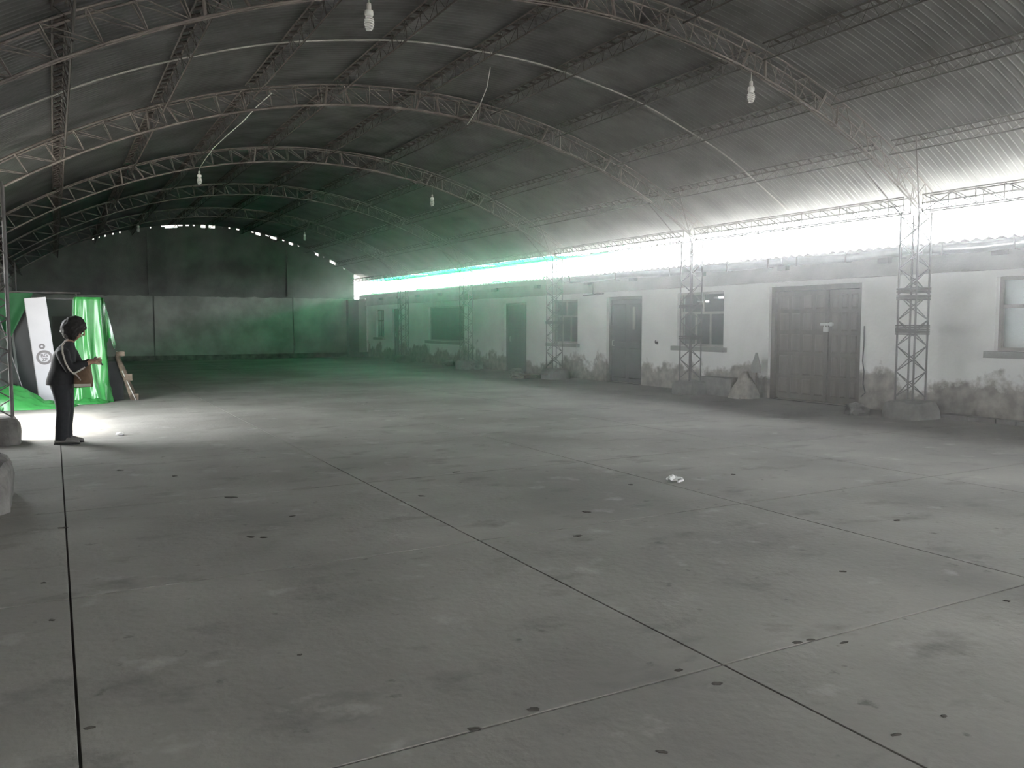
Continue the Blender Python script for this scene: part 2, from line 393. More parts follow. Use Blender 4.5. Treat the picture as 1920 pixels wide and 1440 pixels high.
# panelled dark door
y0, y1, z0, z1 = OPEN['door_2']; x = XR + .12; fw = .075
d2 = structure(build(MB().box(x - .03, x + .08, y0, y0 + fw, 0, z1).box(x - .03, x + .08, y1 - fw, y1, 0, z1).box(x - .03, x + .08, y0 + fw, y1 - fw, z1 - fw, z1), 'door_2', 'frame_dark'))
leaf = build(MB().box(x + .01, x + .05, y0 + fw + .005, y1 - fw - .005, .02, z1 - fw - .006), 'door_leaf', 'door_dark', d2)
for (za, zb) in ((.12, .95), (1.08, 2.14)):
    for k in range(2):
        cw = (y1 - y0 - 2 * fw) / 2; ya = y0 + fw + k * cw + .07; yb = ya + cw - .14
        build(MB().loft([[(x + .012, ya, za), (x + .012, yb, za), (x + .012, yb, zb), (x + .012, ya, zb)], [(x - .003, ya + .03, za + .03), (x - .003, yb - .03, za + .03), (x - .003, yb - .03, zb - .03), (x - .003, ya + .03, zb - .03)]]), 'door_panel', 'door_dark', leaf)
build(MB().box(x - .02, x - .004, 17.66, 17.76, 1.45, 2.05), 'push_plate', 'frame_light', leaf)
build(MB().tube([(x - .05, 18.62, 1.0), (x - .05, 18.62, 1.14)], .012).tube([(x - .05, 18.62, 1.0), (x + .01, 18.62, 1.0)], .01).tube([(x - .05, 18.62, 1.14), (x + .01, 18.62, 1.14)], .01), 'handle', 'lock_metal', leaf)
d3, x3, _ = plank_door('door_3', 'door_green', 6)
d4, x4, _ = plank_door('door_4', 'door_green', 4)
for dd, xx, yh in ((d3, x3, 24.5), (d4, x4, 35.2)):
    build(MB().tube([(xx - .04, yh, 1.02), (xx - .04, yh, 1.16)], .012).tube([(xx - .04, yh, 1.02), (xx + .01, yh, 1.02)], .01).tube([(xx - .04, yh, 1.16), (xx + .01, yh, 1.16)], .01), 'handle', 'lock_metal', dd)

# ------------------------------------------------------------------ far gable wall, its top left with chinks under the sheets
DOTS = [(1.58, .05), (1.80, .03), (2.03, .05), (2.33, .05), (2.6, .03), (3.3, .02), (3.8, .03), (4.3, .10), (4.62, .34), (5.0, .10), (5.28, .10), (5.55, .05), (5.95, .13), (6.3, .16), (6.75, .03), (7.05, .06), (7.42, .1),
        (8.05, .08), (8.3, .16), (8.72, .1), (9.0, .19), (9.45, .07), (9.78, .12), (10.15, .06), (11.0, .12), (11.3, .04), (11.75, .18), (12.3, .05)]
def top_r(xx):
    for c, w in DOTS:
        if abs(xx - c) < w * .8: return 12.59 if w > .11 else 12.645
    return 12.705
gw = MB()
xs = [XL - .2 + .03 * i for i in range(int((12.78 - XL + .2) / .03) + 1)] + [12.78]
for i in range(len(xs) - 1):
    a, bb = xs[i], xs[i + 1]; r = top_r((a + bb) / 2); za, zb = arc(r, a), arc(r, bb)
    q = len(gw.v)
    gw.v += [(a, Y1 + .05, 0), (bb, Y1 + .05, 0), (bb, Y1 + .25, 0), (a, Y1 + .25, 0), (a, Y1 + .05, za), (bb, Y1 + .05, zb), (bb, Y1 + .25, zb), (a, Y1 + .25, za)]
    gw.f += [tuple(q + k for k in t) for t in ((0, 1, 5, 4), (2, 3, 7, 6), (4, 5, 6, 7), (3, 0, 4, 7), (1, 2, 6, 5))]
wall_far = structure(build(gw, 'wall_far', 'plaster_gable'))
# lower whitewashed courses in three lengths with open joints, ragged upper edge
lx = [XL - .2, 3.80, 9.80, XR]
for i in range(3):
    a, bb = lx[i] + .03, lx[i + 1] - .03; n = int((bb - a) / .12); mb = MB()
    for k in range(n):
        u, w = a + (bb - a) * k / n, a + (bb - a) * (k + 1) / n
        zt = lambda t: 2.79 + .05 * noise.noise(Vector((t * 2.3, i, 0))) + .03 * noise.noise(Vector((t * 9, i, 3)))
        q = len(mb.v); mb.v += [(u, Y1, 0), (w, Y1, 0), (w, Y1 + .3, 0), (u, Y1 + .3, 0), (u, Y1, zt(u)), (w, Y1, zt(w)), (w, Y1 + .3, zt(w)), (u, Y1 + .3, zt(u))]
        mb.f += [tuple(q + j for j in t) for t in ((0, 1, 5, 4), (2, 3, 7, 6), (4, 5, 6, 7)) + (((3, 0, 4, 7),) if k == 0 else ()) + (((1, 2, 6, 5),) if k == n - 1 else ())]
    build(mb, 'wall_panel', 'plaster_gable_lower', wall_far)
for (a, bb, top) in ((3.62, 4.35, 5.55), (9.55, 9.95, 5.0), (-.35, .15, 4.1)):
    build(MB().box(a, bb, Y1 - .03, Y1 + .1, 2.86, top), 'pilaster', 'plaster_gable', wall_far)
build(MB().box(12.35, 12.85, Y1 - .35, Y1 - .01, 0, 2.75), 'pilaster', 'plaster_gable', wall_far)
structure(build(MB().box(XL - .2, XR, Y1 - .10, Y1 - .005, 0, .22), 'foot_band_far', 'pedestal_concrete'))  # darker low band along the foot of the far wall

# left wall with its wide gateway, wall behind the camera, wall closing the strip near the camera
GY0, GY1 = 13.34, 16.6
lw = MB().box(XL - .12, XL, Y0, GY0, 0, 3.5).box(XL - .12, XL, GY1, Y1 + .2, 0, 3.5).box(XL - .12, XL, GY0, GY1, 3.1, 3.5)
structure(build(lw, 'wall_left', 'plaster_plain'))
bw = MB()
for i in range(len(xs) - 1):
    a, bb = xs[i], xs[i + 1]; q = len(bw.v); za, zb = arc(12.75, a), arc(12.75, bb); zl = 3.4 if 3.2 < a < 8.4 else 0
    bw.v += [(a, Y0 - .2, zl), (bb, Y0 - .2, zl), (bb, Y0, zl), (a, Y0, zl), (a, Y0 - .2, za), (bb, Y0 - .2, zb), (bb, Y0, zb), (a, Y0, za)]
    bw.f += [tuple(q + k for k in t) for t in ((0, 1, 5, 4), (2, 3, 7, 6), (4, 5, 6, 7))]
bw.box(12.78, XR + .2, Y0 - .2, Y0, 0, 3.9)
structure(build(bw, 'wall_near', 'plaster_plain'))

# ------------------------------------------------------------------ barrel roof: outer skin and corrugated sheets
TH0, TH1 = -math.asin(7.55 / RS), math.asin(7.25 / RS)
sk = MB(); rings = []
NT = 48
for k in range(NT + 1):
    t = TH0 + (TH1 - TH0) * k / NT
    rings.append([pol(RS + .05, t, Y0 - .3), pol(RS + .05, t, Y1 + .45), pol(RS + .09, t, Y1 + .45), pol(RS + .09, t, Y0 - .3)])
sk.loft(rings)
ceiling = structure(build(sk, 'ceiling', 'roof_outer', smooth=False))
NSEG = 6; dth = (TH1 - TH0) / NSEG; WAVE = .11; NW = 10
sm = MB(); na = 9; nc = NW * 6
for i in range(na):
    t = -dth / 2 * 1.02 + dth * 1.03 * i / (na - 1)
    for j in range(nc + 1):
        yy = j * WAVE / 6; h = .019 * math.cos(2 * math.pi * j / 6)
        sm.v.append(tuple(pol(RS + h, t, yy) - Vector((CX, 0, ZC))))
for i in range(na - 1):
    for j in range(nc):
        q = i * (nc + 1) + j; sm.f.append((q, q + 1, q + nc + 2, q + nc + 1))
sheet_me = sm.mesh('roof_sheet', 'galvanised', True)
yy = 1.2; row = 0
while yy < Y1 + .3:
    for s in range(NSEG):
        o = link('roof_sheet', sheet_me, ceiling, (CX, yy + random.uniform(-.006, .006), ZC))
        sc = 1 + (.0003 * (row % 2) + .0004 * (s % 2)); o.scale = (sc, 1, sc)
        o.rotation_euler = (0, TH0 + (s + .5) * dth, 0)
    yy += WAVE * (NW - 1); row += 1

# ------------------------------------------------------------------ arched lattice trusses
THL, THR = math.asin((-.98 - CX) / RB), math.asin((12.92 - CX) / RB)
def truss(y, label, detailed=True):
    base = Vector((CX, y, 3.5)); t = thing('arched_truss', base, label, 'truss', 'arched roof trusses')
    hw = .11; n = 34
    ths = [THL + (THR - THL) * k / n for k in range(n + 1)]
    for s in (-1, 1):
        for r, nm in ((RT, 'top_chord'), (RB, 'bottom_chord')):
            c = MB().tube([pol(r, th, y + s * (hw if r == RT else hw * .3)) - base for th in ths], .014, 6)
            build(c, nm, 'truss_steel', t, smooth=True)
        for k in range(n):
            a = pol(RT, ths[k], y + s * hw); b_ = pol(RB, ths[k], y + s * hw * .3); c = pol(RB, ths[k + 1], y + s * hw * .3)
            bar(a, b_, .007, t, 'truss_steel', 'web_bar', base)
            bar(a, c, .006, t, 'truss_steel', 'web_bar', base)
    for k in range(0, n + 1, 2):
        bar(pol(RT, ths[k], y - hw), pol(RT, ths[k], y + hw), .010, t, 'truss_steel', 'cross_bar', base)
        bar(pol(RB, ths[k], y - hw * .3), pol(RB, ths[k], y + hw * .3), .010, t, 'truss_steel', 'cross_bar', base)
    for th in (-.36, -.12, .02, .24, .37):   # splice posts
        for e in (-.012, .012):
            bar(pol(RT, th + e, y), pol(RB, th + e * 1.6, y), .019, t, 'truss_steel', 'splice_post', base)
    return t
TL = {8.96: 'arched lattice truss carrying the two largest spiral bulbs', 14.52: 'arched lattice truss without bulbs, ending at the column before the barred window',
      20.38: 'arched lattice truss with two bulbs, ending at the column by the small window', 26.24: 'bulbless arched lattice truss over the green plank door',
      32.2: 'arched lattice truss farthest down the hall, carrying the two smallest bulbs'}
for y in FRAMES[1:]: truss(y, TL[y])

# ------------------------------------------------------------------ lattice purlins between the trusses
def purlin(k, ya, yb, separate):
    th = k * .12; base = pol(RS - .1, th, ya)
    t = thing('lattice_purlin', base, purlin_label(k, ya), 'purlin', 'lattice purlins in the bay ' + BAYNAME[ya])
    er = .065 / RS; u0, u1, lo = (lambda y: pol(RS - .045, th - er, y)), (lambda y: pol(RS - .045, th + er, y)), (lambda y: pol(RS - .27, th, y))
    for f, nm in ((u0, 'upper_rod'), (u1, 'upper_rod'), (lo, 'lower_rod')):
        bar(f(ya + .14), f(yb - .14), .013, t, 'purlin_steel', nm, base)
    n = 20; st = (yb - ya - .28) / n; mb = MB()
    def piece(p, q, r, nm):
        if separate: bar(p, q, r, t, 'purlin_steel', nm, base, 5)
        else: mb.tube([p - base, q - base], r, 4, False)
    for i in range(n):
        y = ya + .14 + i * st
        piece(u0(y + st * .25), u1(y + st * .25), .020, 'rung')
        f = u0 if i % 2 else u1
        piece(lo(y), f(y + st * .5), .004, 'lacing_bar'); piece(f(y + st * .5), lo(y + st), .004, 'lacing_bar')
    if not separate:
        o = build(mb, 'lacing', 'purlin_steel', t); o['kind'] = 'stuff'
BAYNAME = {3.25: 'before the largest bulbs', 8.96: 'crossed by the conduit', 14.52: 'holding the sagging cable', 20.38: 'over the green door', 26.24: 'over the boarded window', 32.2: 'against the gable wall'}
ORD = ['along the vault crown', 'first from crown', 'second from crown', 'third from crown', 'fourth from crown', 'fifth from crown']
def purlin_label(k, ya): return 'dark lattice purlin ' + ORD[abs(k)] + (' toward the rooms' if k > 0 else ' toward the gateway' if k < 0 else '') + ', bay ' + BAYNAME[ya]
BAYS = list(zip(FRAMES, FRAMES[1:] + [Y1]))
for ya, yb in BAYS:
    for k in range(-5, 5):
        purlin(k, ya, yb, ya in (8.96, 14.52))

# ------------------------------------------------------------------ lattice columns on concrete footings, eave girders
def footing(x0, x1, y0, y1, h, label, seed, taper=.12):
    t = MB(); rg = []; n = 28
    for f, z in ((1.0, 0), (1.0, h * .45), (.97, h * .75), (.9, h * .95), (.8, h)):
        ring = []
        for k in range(n):
            a = 2 * math.pi * k / n; c, s = math.cos(a), math.sin(a); m_ = max(abs(c), abs(s)) ** .8
            ring.append(((x0 + x1) / 2 + (x1 - x0) / 2 * f * c / m_ , (y0 + y1) / 2 + (y1 - y0) / 2 * f * s / m_, z))
        rg.append(ring)
    t.loft(rg)
    base = ((x0 + x1) / 2, (y0 + y1) / 2, 0)
    mb = shift(t, (-base[0], -base[1], 0)); zs = [v[2] for v in mb.v]
    wob(mb, .035, 4, seed); mb.v = [(v[0], v[1], max(0.0, v[2]) if z > 0 else 0.0) for v, z in zip(mb.v, zs)]
    o = build(mb, 'concrete_footing', 'pedestal_concrete', None, base, smooth=False)
    tag(o, label, 'footing', 'rough concrete footings under the columns')
def column(x, y, z0, z1, label, wraps=(), struts=False):
    base = Vector((x, y, z0)); t = thing('lattice_column', base, label, 'column', 'lattice columns')
    h = .165; c = [(-h, -h), (h, -h), (h, h), (-h, h)]
    for a in c: bar((x + a[0], y + a[1], z0), (x + a[0], y + a[1], z1), .017, t, 'column_steel', 'post', base)
    n = 14; st = (z1 - z0 - .1) / n
    for f in range(4):
        a, b_ = c[f], c[(f + 1) % 4]
        for i in range(n):
            za = z0 + .05 + i * st; p, q = (a, b_) if (i + f) % 2 else (b_, a)
            bar((x + p[0], y + p[1], za), (x + q[0], y + q[1], za + st), .0095, t, 'column_steel', 'lacing_bar', base)
    for zz in wraps:
        w = MB()
        for k in range(4): w.tube([Vector((x + a[0] * 1.12, y + a[1] * 1.12, zz + k * .022 + .01 * random.random())) - base for a in c + c[:1]], .010, 5, False)
        build(w, 'tie_wire', 'wire', t)
    if struts:
        for q in (-1, 1):
            bar((x - .16, y + q * .16, z1 - .04), (x - .95, y + q * .62, arc(RT, x - .95)), .012, t, 'column_steel', 'knee_strut', base)
            bar((x - .16, y + q * .16, z1 - .04), (x - .1, y + q * .75, 3.72), .010, t, 'column_steel', 'knee_strut', base)
    return t
CLAB = {8.96: ('between the double door and the wide barred window', (1.42, 1.5, 2.0, 2.12)), 14.52: ('in front of the window with glints of daylight', (1.25, 1.95)), 20.38: ('in front of the small window beyond the dark door', (1.6,)),
        26.24: ('beside the boarded window', ()), 32.2: ('beside the narrow plank door', ())}
RC = 12.68
for y in FRAMES[1:]:
    column(RC, y, .31, arc(RB, RC + .17) - .01, 'welded lattice column ' + CLAB[y][0], CLAB[y][1], True)
FL = {8.96: 'crumbling concrete footing between double door and barred window', 14.52: 'dark concrete footing under the window with glints', 20.38: 'concrete footing beside the green plank door',
      26.24: 'concrete footing by the boarded window', 32.2: 'concrete footing by the narrow plank door'}
for i, y in enumerate(FRAMES[1:]):
    footing(RC - .32, RC + .40, y - .34, y + .36, .29, FL[y], i + 1)
column(-.69, 12.93, .32, arc(RB, -.87), 'welded lattice column rising from the footing by the green sheeting')
column(-1.02, 20.38, .0, arc(RB, -1.15), 'welded lattice column behind the green sheeting')
column(-1.02, 26.24, .0, arc(RB, -1.15), 'welded lattice column beyond the stored panels')
footing(-1.30, -.44, 12.62, 13.27, .36, 'concrete footing with a column standing on it, beside the person', 11)
footing(-1.30, -.37, 7.97, 9.3, .40, 'bare concrete footing nearest the long floor joint', 12)
def girder(x, ya, yb, label):
    base = Vector((x, ya, 3.46)); t = thing('eave_girder', base, label, 'girder', 'lattice eave girders')
    for dx, z, nm in ((-.1, 3.72, 'top_rod'), (.1, 3.72, 'top_rod'), (-.1, 3.58, 'middle_rod'), (-.1, 3.46, 'bottom_rod'), (.1, 3.46, 'bottom_rod')):
        bar((x + dx, ya + .17, z), (x + dx, yb - .17, z), .014, t, 'column_steel', nm, base)
    n = 12; st = (yb - ya - .36) / n
    for i in range(n + 1):
        y = ya + .18 + i * st
        for dx in (-.1, .1):
            bar((x + dx, y, 3.72), (x + dx, y, 3.46), .009, t, 'column_steel', 'web_bar', base)
            if i < n: bar((x + dx, y, 3.46), (x + dx, y + st, 3.72), .009, t, 'column_steel', 'web_bar', base)
for ya, yb in BAYS: girder(RC, ya, yb, 'thin lattice eave girder above the daylight strip, bay ' + BAYNAME[ya])
# added green awnings beyond the far girders, tinting the light at the far end
for i, (ya, yb) in enumerate([(21.6, 26.5), (26.8, 32.5), (32.9, 38.5)]):
    mb = MB(); n = 40; m_ = 10
    for side in (0, .004):
        for k in range(n + 1):
            y = (yb - ya) * k / n
            for j in range(m_ + 1):
                u = j / m_; sag = -.10 * math.sin(math.pi * u) + .03 * math.sin((y + ya) * 2.7) * u
                mb.v.append((3.4 * u, y, .38 * u + sag + side))
    M = (n + 1) * (m_ + 1)
    for k in range(n):
        for j in range(m_):
            a = k * (m_ + 1) + j; mb.f.append((a, a + m_ + 1, a + m_ + 2, a + 1)); mb.f.append((M + a, M + a + 1, M + a + m_ + 2, M + a + m_ + 1))
    o = build(mb, 'green_tint_awning', 'green_tint_film', None, (13.30, ya, 3.66), True)
    tag(o, 'added translucent green awning tinting the daylight by the girder ' + ['over the green plank door', 'over the boarded window', 'at the gable end'][i], 'awning', 'added green awnings tinting the daylight strip')

# ------------------------------------------------------------------ conduit, cables, bulbs
c = build(MB().tube([pol(RS - .065, TH0 + .08 + (TH1 - TH0 - .10) * k / 60, 11.96 + .02 * math.sin(k * .7)) for k in range(61)], .012, 8), 'conduit', 'conduit', smooth=True)
tag(c, 'pale conduit curving across the whole vault under the sheets', 'conduit')
def bulb(x, y, ztop, label):
    t = thing('spiral_bulb', (x, y, ztop - .31), label, 'light bulb', 'spiral bulbs hung from the trusses', rz=random.random() * 6)
    L = .31
    tp = arc(RB, x) - ztop + L
    build(MB().tube([(0, 0, L - .02), (0, 0, max(tp, L + .02))], .005, 6), 'flex', 'cable_white', t)
    build(MB().lathe([(.012, L), (.022, L - .005), (.026, L - .03), (.026, L - .075), (.018, L - .078)]), 'lamp_holder', 'socket', t, smooth=True)
    build(MB().lathe([(.016, L - .075), (.044, L - .085), (.048, L - .10), (.048, L - .13), (.040, L - .145), (.015, L - .147)]), 'ballast', 'bulb_white', t, smooth=True)
    pts = []
    for k in range(121):
        a = k / 120 * 2 * math.pi * 5.5; u = k / 120; rr = .030 + .018 * math.sin(math.pi * min(1, u * 1.15)) ** .7
        pts.append((rr * math.cos(a), rr * math.sin(a), L - .155 - u * .145))
    build(MB().tube(pts, .0088, 7), 'glass_spiral', 'bulb_white', t, smooth=True)
    for s in (-1, 1): build(MB().tube([(s * .022, 0, L - .14), (s * .027, 0, L - .165)], .008, 7), 'tube_end', 'bulb_white', t, smooth=True)
bulb(3.16, 8.96, 5.12, 'large white spiral bulb hung under the nearest truss, left of the vault crown')
bulb(8.88, 8.96, 5.07, 'white spiral bulb hung before the silvery corrugated slope above the double door')
bulb(3.06, 20.38, 5.10, 'white spiral bulb at the end of the sagging pale cable')
bulb(8.87, 20.38, 5.00, 'small white spiral bulb hung in the greenish light toward the rooms')
bulb(2.74, 32.2, 5.13, 'tiny spiral bulb in the dark vault, on the stored panels side')
bulb(8.64, 32.2, 5.12, 'tiny spiral bulb in the dark vault, toward the rooms')
pts = [(3.40, 14.6, 5.52), (3.34, 15.6, 5.48), (3.28, 16.5, 5.44), (3.22, 17.8, 5.41), (3.15, 19.0, 5.36), (3.10, 19.8, 5.28), (3.06, 20.33, 5.14)]
pts = [(p[0], p[1], p[2] + .02 * math.sin(i * 2.2)) for i, p in enumerate(pts)]
tag(build(MB().tube(pts, .008, 6), 'electric_cable', 'cable_white', smooth=True), 'pale sagging cable running between trusses to a spiral bulb', 'cable')
tag(build(MB().tube([pol(RB + .02, -.30 + .02 * k, 20.46 + .03 * math.sin(k)) for k in range(33)], .009, 6), 'electric_cable', 'cable_white', smooth=True), 'pale cable clipped along the bottom chord of a middle truss', 'cable')
tag(build(MB().tube([(6.35, 12.2, 5.75), (6.6, 12.8, 5.62), (6.85, 13.6, 5.5), (7.1, 14.6, 5.42)], .006, 6), 'electric_cable', 'cable_white', smooth=True), 'thin loose wire hanging below the vault crown behind the conduit', 'cable')
tag(build(MB().tube([(13.37, 10.45, 1.56), (13.36, 10.44, 1.2), (13.365, 10.46, .9), (13.36, 10.42, .7), (13.37, 10.44, .45), (13.36, 10.38, .3), (13.35, 10.46, .22)], .011, 6), 'electric_cable', 'cable_black', smooth=True), 'short black cable hanging down the wall beside the double door', 'cable')
hk = thing('wall_hook', (13.4, 16.6, 1.1), 'small dark hook on the white wall between dark door and window', 'hook')
build(MB().box(-.015, 0, -.04, .04, -.02, .05), 'plate', 'wire', hk); build(MB().tube([(-.01, 0, .02), (-.06, 0, .01), (-.07, 0, .05), (-.05, 0, .08)], .012, 6), 'hook', 'wire', hk)
pp = thing('drain_pipe', (13.28, 19.3, 2.4), 'thin dark pipe bent under the eave near the small window', 'pipe')
build(MB().tube([(0, -.5, .03), (0, .5, .0)], .02, 8), 'pipe_run', 'frame_dark', pp, smooth=True); build(MB().tube([(0, 0, .0), (0, 0, .42)], .02, 8), 'riser', 'frame_dark', pp, smooth=True)

# ------------------------------------------------------------------ stored panels and green sheeting on the left
def rot_y(mb, ang, piv):
    R = Matrix.Rotation(ang, 4, 'Y'); p = Vector(piv); mb.v = [tuple(R @ (Vector(v) - p) + p) for v in mb.v]; return mb
# white leaning panel with ring emblem
wp = thing('display_panel', (-.08, 18.75, 0), 'tall white leaning panel printed with grey ring emblems', 'panel'); wp.rotation_euler = (math.radians(2), math.radians(-5.5), 0)
H = 2.12
build(MB().box(-.19, .17, -.10, .10, .0, H), 'panel_body', 'panel_white', wp, bevel=.004)
build(MB().box(-.202, -.191, -.099, .105, .0, H), 'panel_edge', 'panel_side', wp)
def ringmesh(cx, cz, r0, r1, n=40, y=-.103):
    mb = MB(); a = [(cx + r0 * math.cos(2 * math.pi * k / n), y, cz + r0 * math.sin(2 * math.pi * k / n)) for k in range(n)]
    b_ = [(cx + r1 * math.cos(2 * math.pi * k / n), y, cz + r1 * math.sin(2 * math.pi * k / n)) for k in range(n)]
    mb.loft([[(p[0], y + .004, p[2]) for p in a], a, b_, [(p[0], y + .004, p[2]) for p in b_]], False); return mb
build(ringmesh(-.005, .95, .095, .142), 'printed_ring', 'print_grey', wp)
build(ringmesh(-.02, 1.17, .020, .055), 'printed_ring', 'print_grey', wp)
def text(body, size, x, z, parent, m, y=-.1035):
    cu = bpy.data.curves.new('lettering', 'FONT'); cu.body = body; cu.size = size; cu.align_x = 'CENTER'; cu.align_y = 'CENTER'; cu.extrude = .0012; cu.offset = .0025
    tmp = bpy.data.objects.new('lettering', cu); COL.objects.link(tmp)
    dg = bpy.context.evaluated_depsgraph_get(); me = bpy.data.meshes.new_from_object(tmp.evaluated_get(dg)); bpy.data.objects.remove(tmp)
    me.materials.clear(); me.materials.append(MATS[m])
    o = link('lettering', me, parent, (x, y, z)); o.rotation_euler = (math.pi / 2, 0, 0); return o
text('BG', .095, -.005, .985, wp, 'print_grey'); text('ZP', .085, -.005, .905, wp, 'print_grey')
# dark cabinet / boards behind
dc = thing('dark_board', (-.62, 19.15, 0), 'dark upright board standing behind the white panel', 'board'); dc.rotation_euler = (0, math.radians(-4), 0)
build(MB().box(-.28, .30, 0, .05, 0, 1.9), 'board', 'dark_cabinet', dc); build(MB().box(-.02, .02, -.012, 0, 0, 1.88), 'batten', 'panel_side', dc)
dc = thing('dark_board', (.20, 19.25, 0), 'dark board standing between the white panel and the draped green sheet', 'board')
build(MB().box(-.22, .16, 0, .05, 0, 1.75), 'board', 'dark_cabinet', dc); build(MB().box(-.22, .16, -.012, 0, .8, .84), 'batten', 'panel_side', dc)
# glass sheets
for (x, y, w, h, ang, lab) in ((.12, 19.15, .50, 2.10, 0, 'upright clear glass sheet between the white panel and the draped green sheet'), (-.66, 18.55, .34, 1.72, -14, 'leaning glass sheet with a pale edge, left of the white panel')):
    g = thing('glass_sheet', (x, y, 0), lab, 'glass'); g.rotation_euler = (math.radians(-3), math.radians(ang), 0)
    build(MB().box(-w / 2, w / 2, 0, .008, .0, h), 'pane', 'glass_sheet', g)
    build(MB().box(w / 2, w / 2 + .012, -.004, .012, .0, h), 'pale_edge', 'panel_side', g)
    build(MB().box(-w / 2, w / 2, -.002, .010, h, h + .012), 'pale_edge', 'panel_side', g)
# draped green sheet over a tall crate
dr = MB(); rings = []; n = 96; nz = 40
for i in range(nz + 1):
    u = i / nz; z = 2.13 * (1 - u)
    ring = []
    for k in range(n):
        a = 2 * math.pi * k / n; c, s = math.cos(a), math.sin(a); m_ = (abs(c) ** 6 + abs(s) ** 6) ** (1 / 6)
        spread = .02 + .12 * u + (.06 * max(0, u - .82) / .18 if u > .82 else 0)
        fold = (.014 + .060 * u ** .7) * ((1 - 2 * abs(math.sin(a * 4.5 + 1.2 * math.sin(u * 3 + 1)))) * .55 + .7 * noise.noise(Vector((c * 2.6, s * 2.6, u * 1.2 + 3))) + .35 * noise.noise(Vector((c * 7, s * 7, u * 3.1))))
        rx, ry = .25 + spread * .75 + fold, .23 + spread + fold
        lean = -.03 * u
        ring.append((c / m_ * rx + lean, s / m_ * ry, max(.004, z)))
    rings.append(ring)
top = [[(p[0] * f, p[1] * f, 2.135 + .004 * (1 - f)) for p in rings[0]] for f in (.02, .5, .93)]
dr.loft(top + rings, True)
dt = build(dr, 'draped_sheet', 'green_plastic', None, (.635, 18.95, 0), True); tag(dt, 'glossy green plastic sheet draped to the floor over something tall and narrow', 'plastic sheet')
fp = MB(); n = 14; rows = []
for i in range(n + 1):   # loose flap hanging off the side
    u = i / n; r_ = []
    for k in range(9):
        w = k / 8; r_.append((.26 + .02 * w + u * (.05 + .15 * w) , -.20 + .10 * math.sin(w * 5 + u * 2) * u + .16 * w, 2.12 - u * (.92 - .12 * math.sin(w * 6))))
    rows.append(r_)
q = []
for r_ in rows: q += r_
m_ = len(q); fp.v = q + [(v[0] + .004, v[1] - .004, v[2]) for v in q]
for i in range(n):
    for k in range(8):
        a = i * 9 + k; fp.f.append((a, a + 9, a + 10, a + 1)); fp.f.append((m_ + a, m_ + a + 1, m_ + a + 10, m_ + a + 9))
build(fp, 'hanging_flap', 'green_plastic', dt, smooth=True)
# spread foot of the draped sheet
def heap(name, w, d, h, seed, m, loc, label, cat, nx=46, ny=34, parent=None, shape=None, amp=1.):
    mb = MB()
    for j in range(ny + 1):
        for i in range(nx + 1):
            u, v = i / nx * 2 - 1, j / ny * 2 - 1; rr = (abs(u) ** 2.4 + abs(v) ** 2.4) ** (1 / 2.4)
            e = max(0, 1 - rr) ** .55 if rr < 1 else 0
            f = shape(u, v) if shape else 1
            z = h * e * f + amp * e * (.10 * noise.noise(Vector((u * 3 + seed, v * 5, seed))) + .05 * noise.noise(Vector((u * 9 + v * 6, v * 7, seed + 4))))
            jx = 1 + .10 * noise.noise(Vector((math.atan2(v, u) * 2, seed, 2)))
            if rr > 1: u, v = u / rr, v / rr
            mb.v.append((u * w * jx, v * d * jx, max(z, .004)))
    for j in range(ny):
        for i in range(nx):
            a = j * (nx + 1) + i; mb.f.append((a, a + 1, a + nx + 2, a + nx + 1))
    o = build(mb, name, m, parent, loc, True)
    if not parent: tag(o, label, cat)
    return o
heap('spread_foot', .46, .34, .16, 5.5, 'green_plastic', (-.12, -.26, 0), '', '', parent=dt)
heap('fallen_sheet', .88, .50, .62, 2.2, 'green_plastic', (-.50, 18.15, 0), 'crumpled green plastic sheet fallen in a heap before the white panel', 'plastic sheet', shape=lambda u, v: .22 + .78 * max(0, min(1, (.35 - u) * 1.1)), amp=1.3)
# hanging green net behind, on a rail
nt_ = MB(); n = 30
rowsn = []
for i in range(15):
    u = i / 14; r_ = []
    for k in range(n + 1):
        w = k / n
        r_.append((-1.30 + .97 * w * (1 - .55 * u) , .05 * math.sin(w * 14 + u) * (.3 + u), 2.20 - 1.75 * u * (1 - .35 * w)))
    rowsn.append(r_)
q = []
for r_ in rowsn: q += r_
m_ = len(q); nt_.v = q + [(v[0], v[1] + .004, v[2]) for v in q]
for i in range(14):
    for k in range(n):
        a = i * (n + 1) + k; nt_.f.append((a, a + n + 1, a + n + 2, a + 1)); nt_.f.append((m_ + a, m_ + a + 1, m_ + a + n + 2, m_ + a + n + 1))
hn = thing('hanging_net', (0, 18.9, 0), 'dark green net hanging from a rail left of the white panel', 'net')
build(nt_, 'net', 'green_net', hn, smooth=True); build(MB().tube([(-1.36, .02, 2.22), (.5, .02, 2.22)], .015, 8), 'rail', 'column_steel', hn, smooth=True)
for xx in (-1.34, .42): build(MB().tube([(xx, .06, 0), (xx, .06, 2.22)], .018, 8), 'rail_post', 'column_steel', hn, smooth=True)
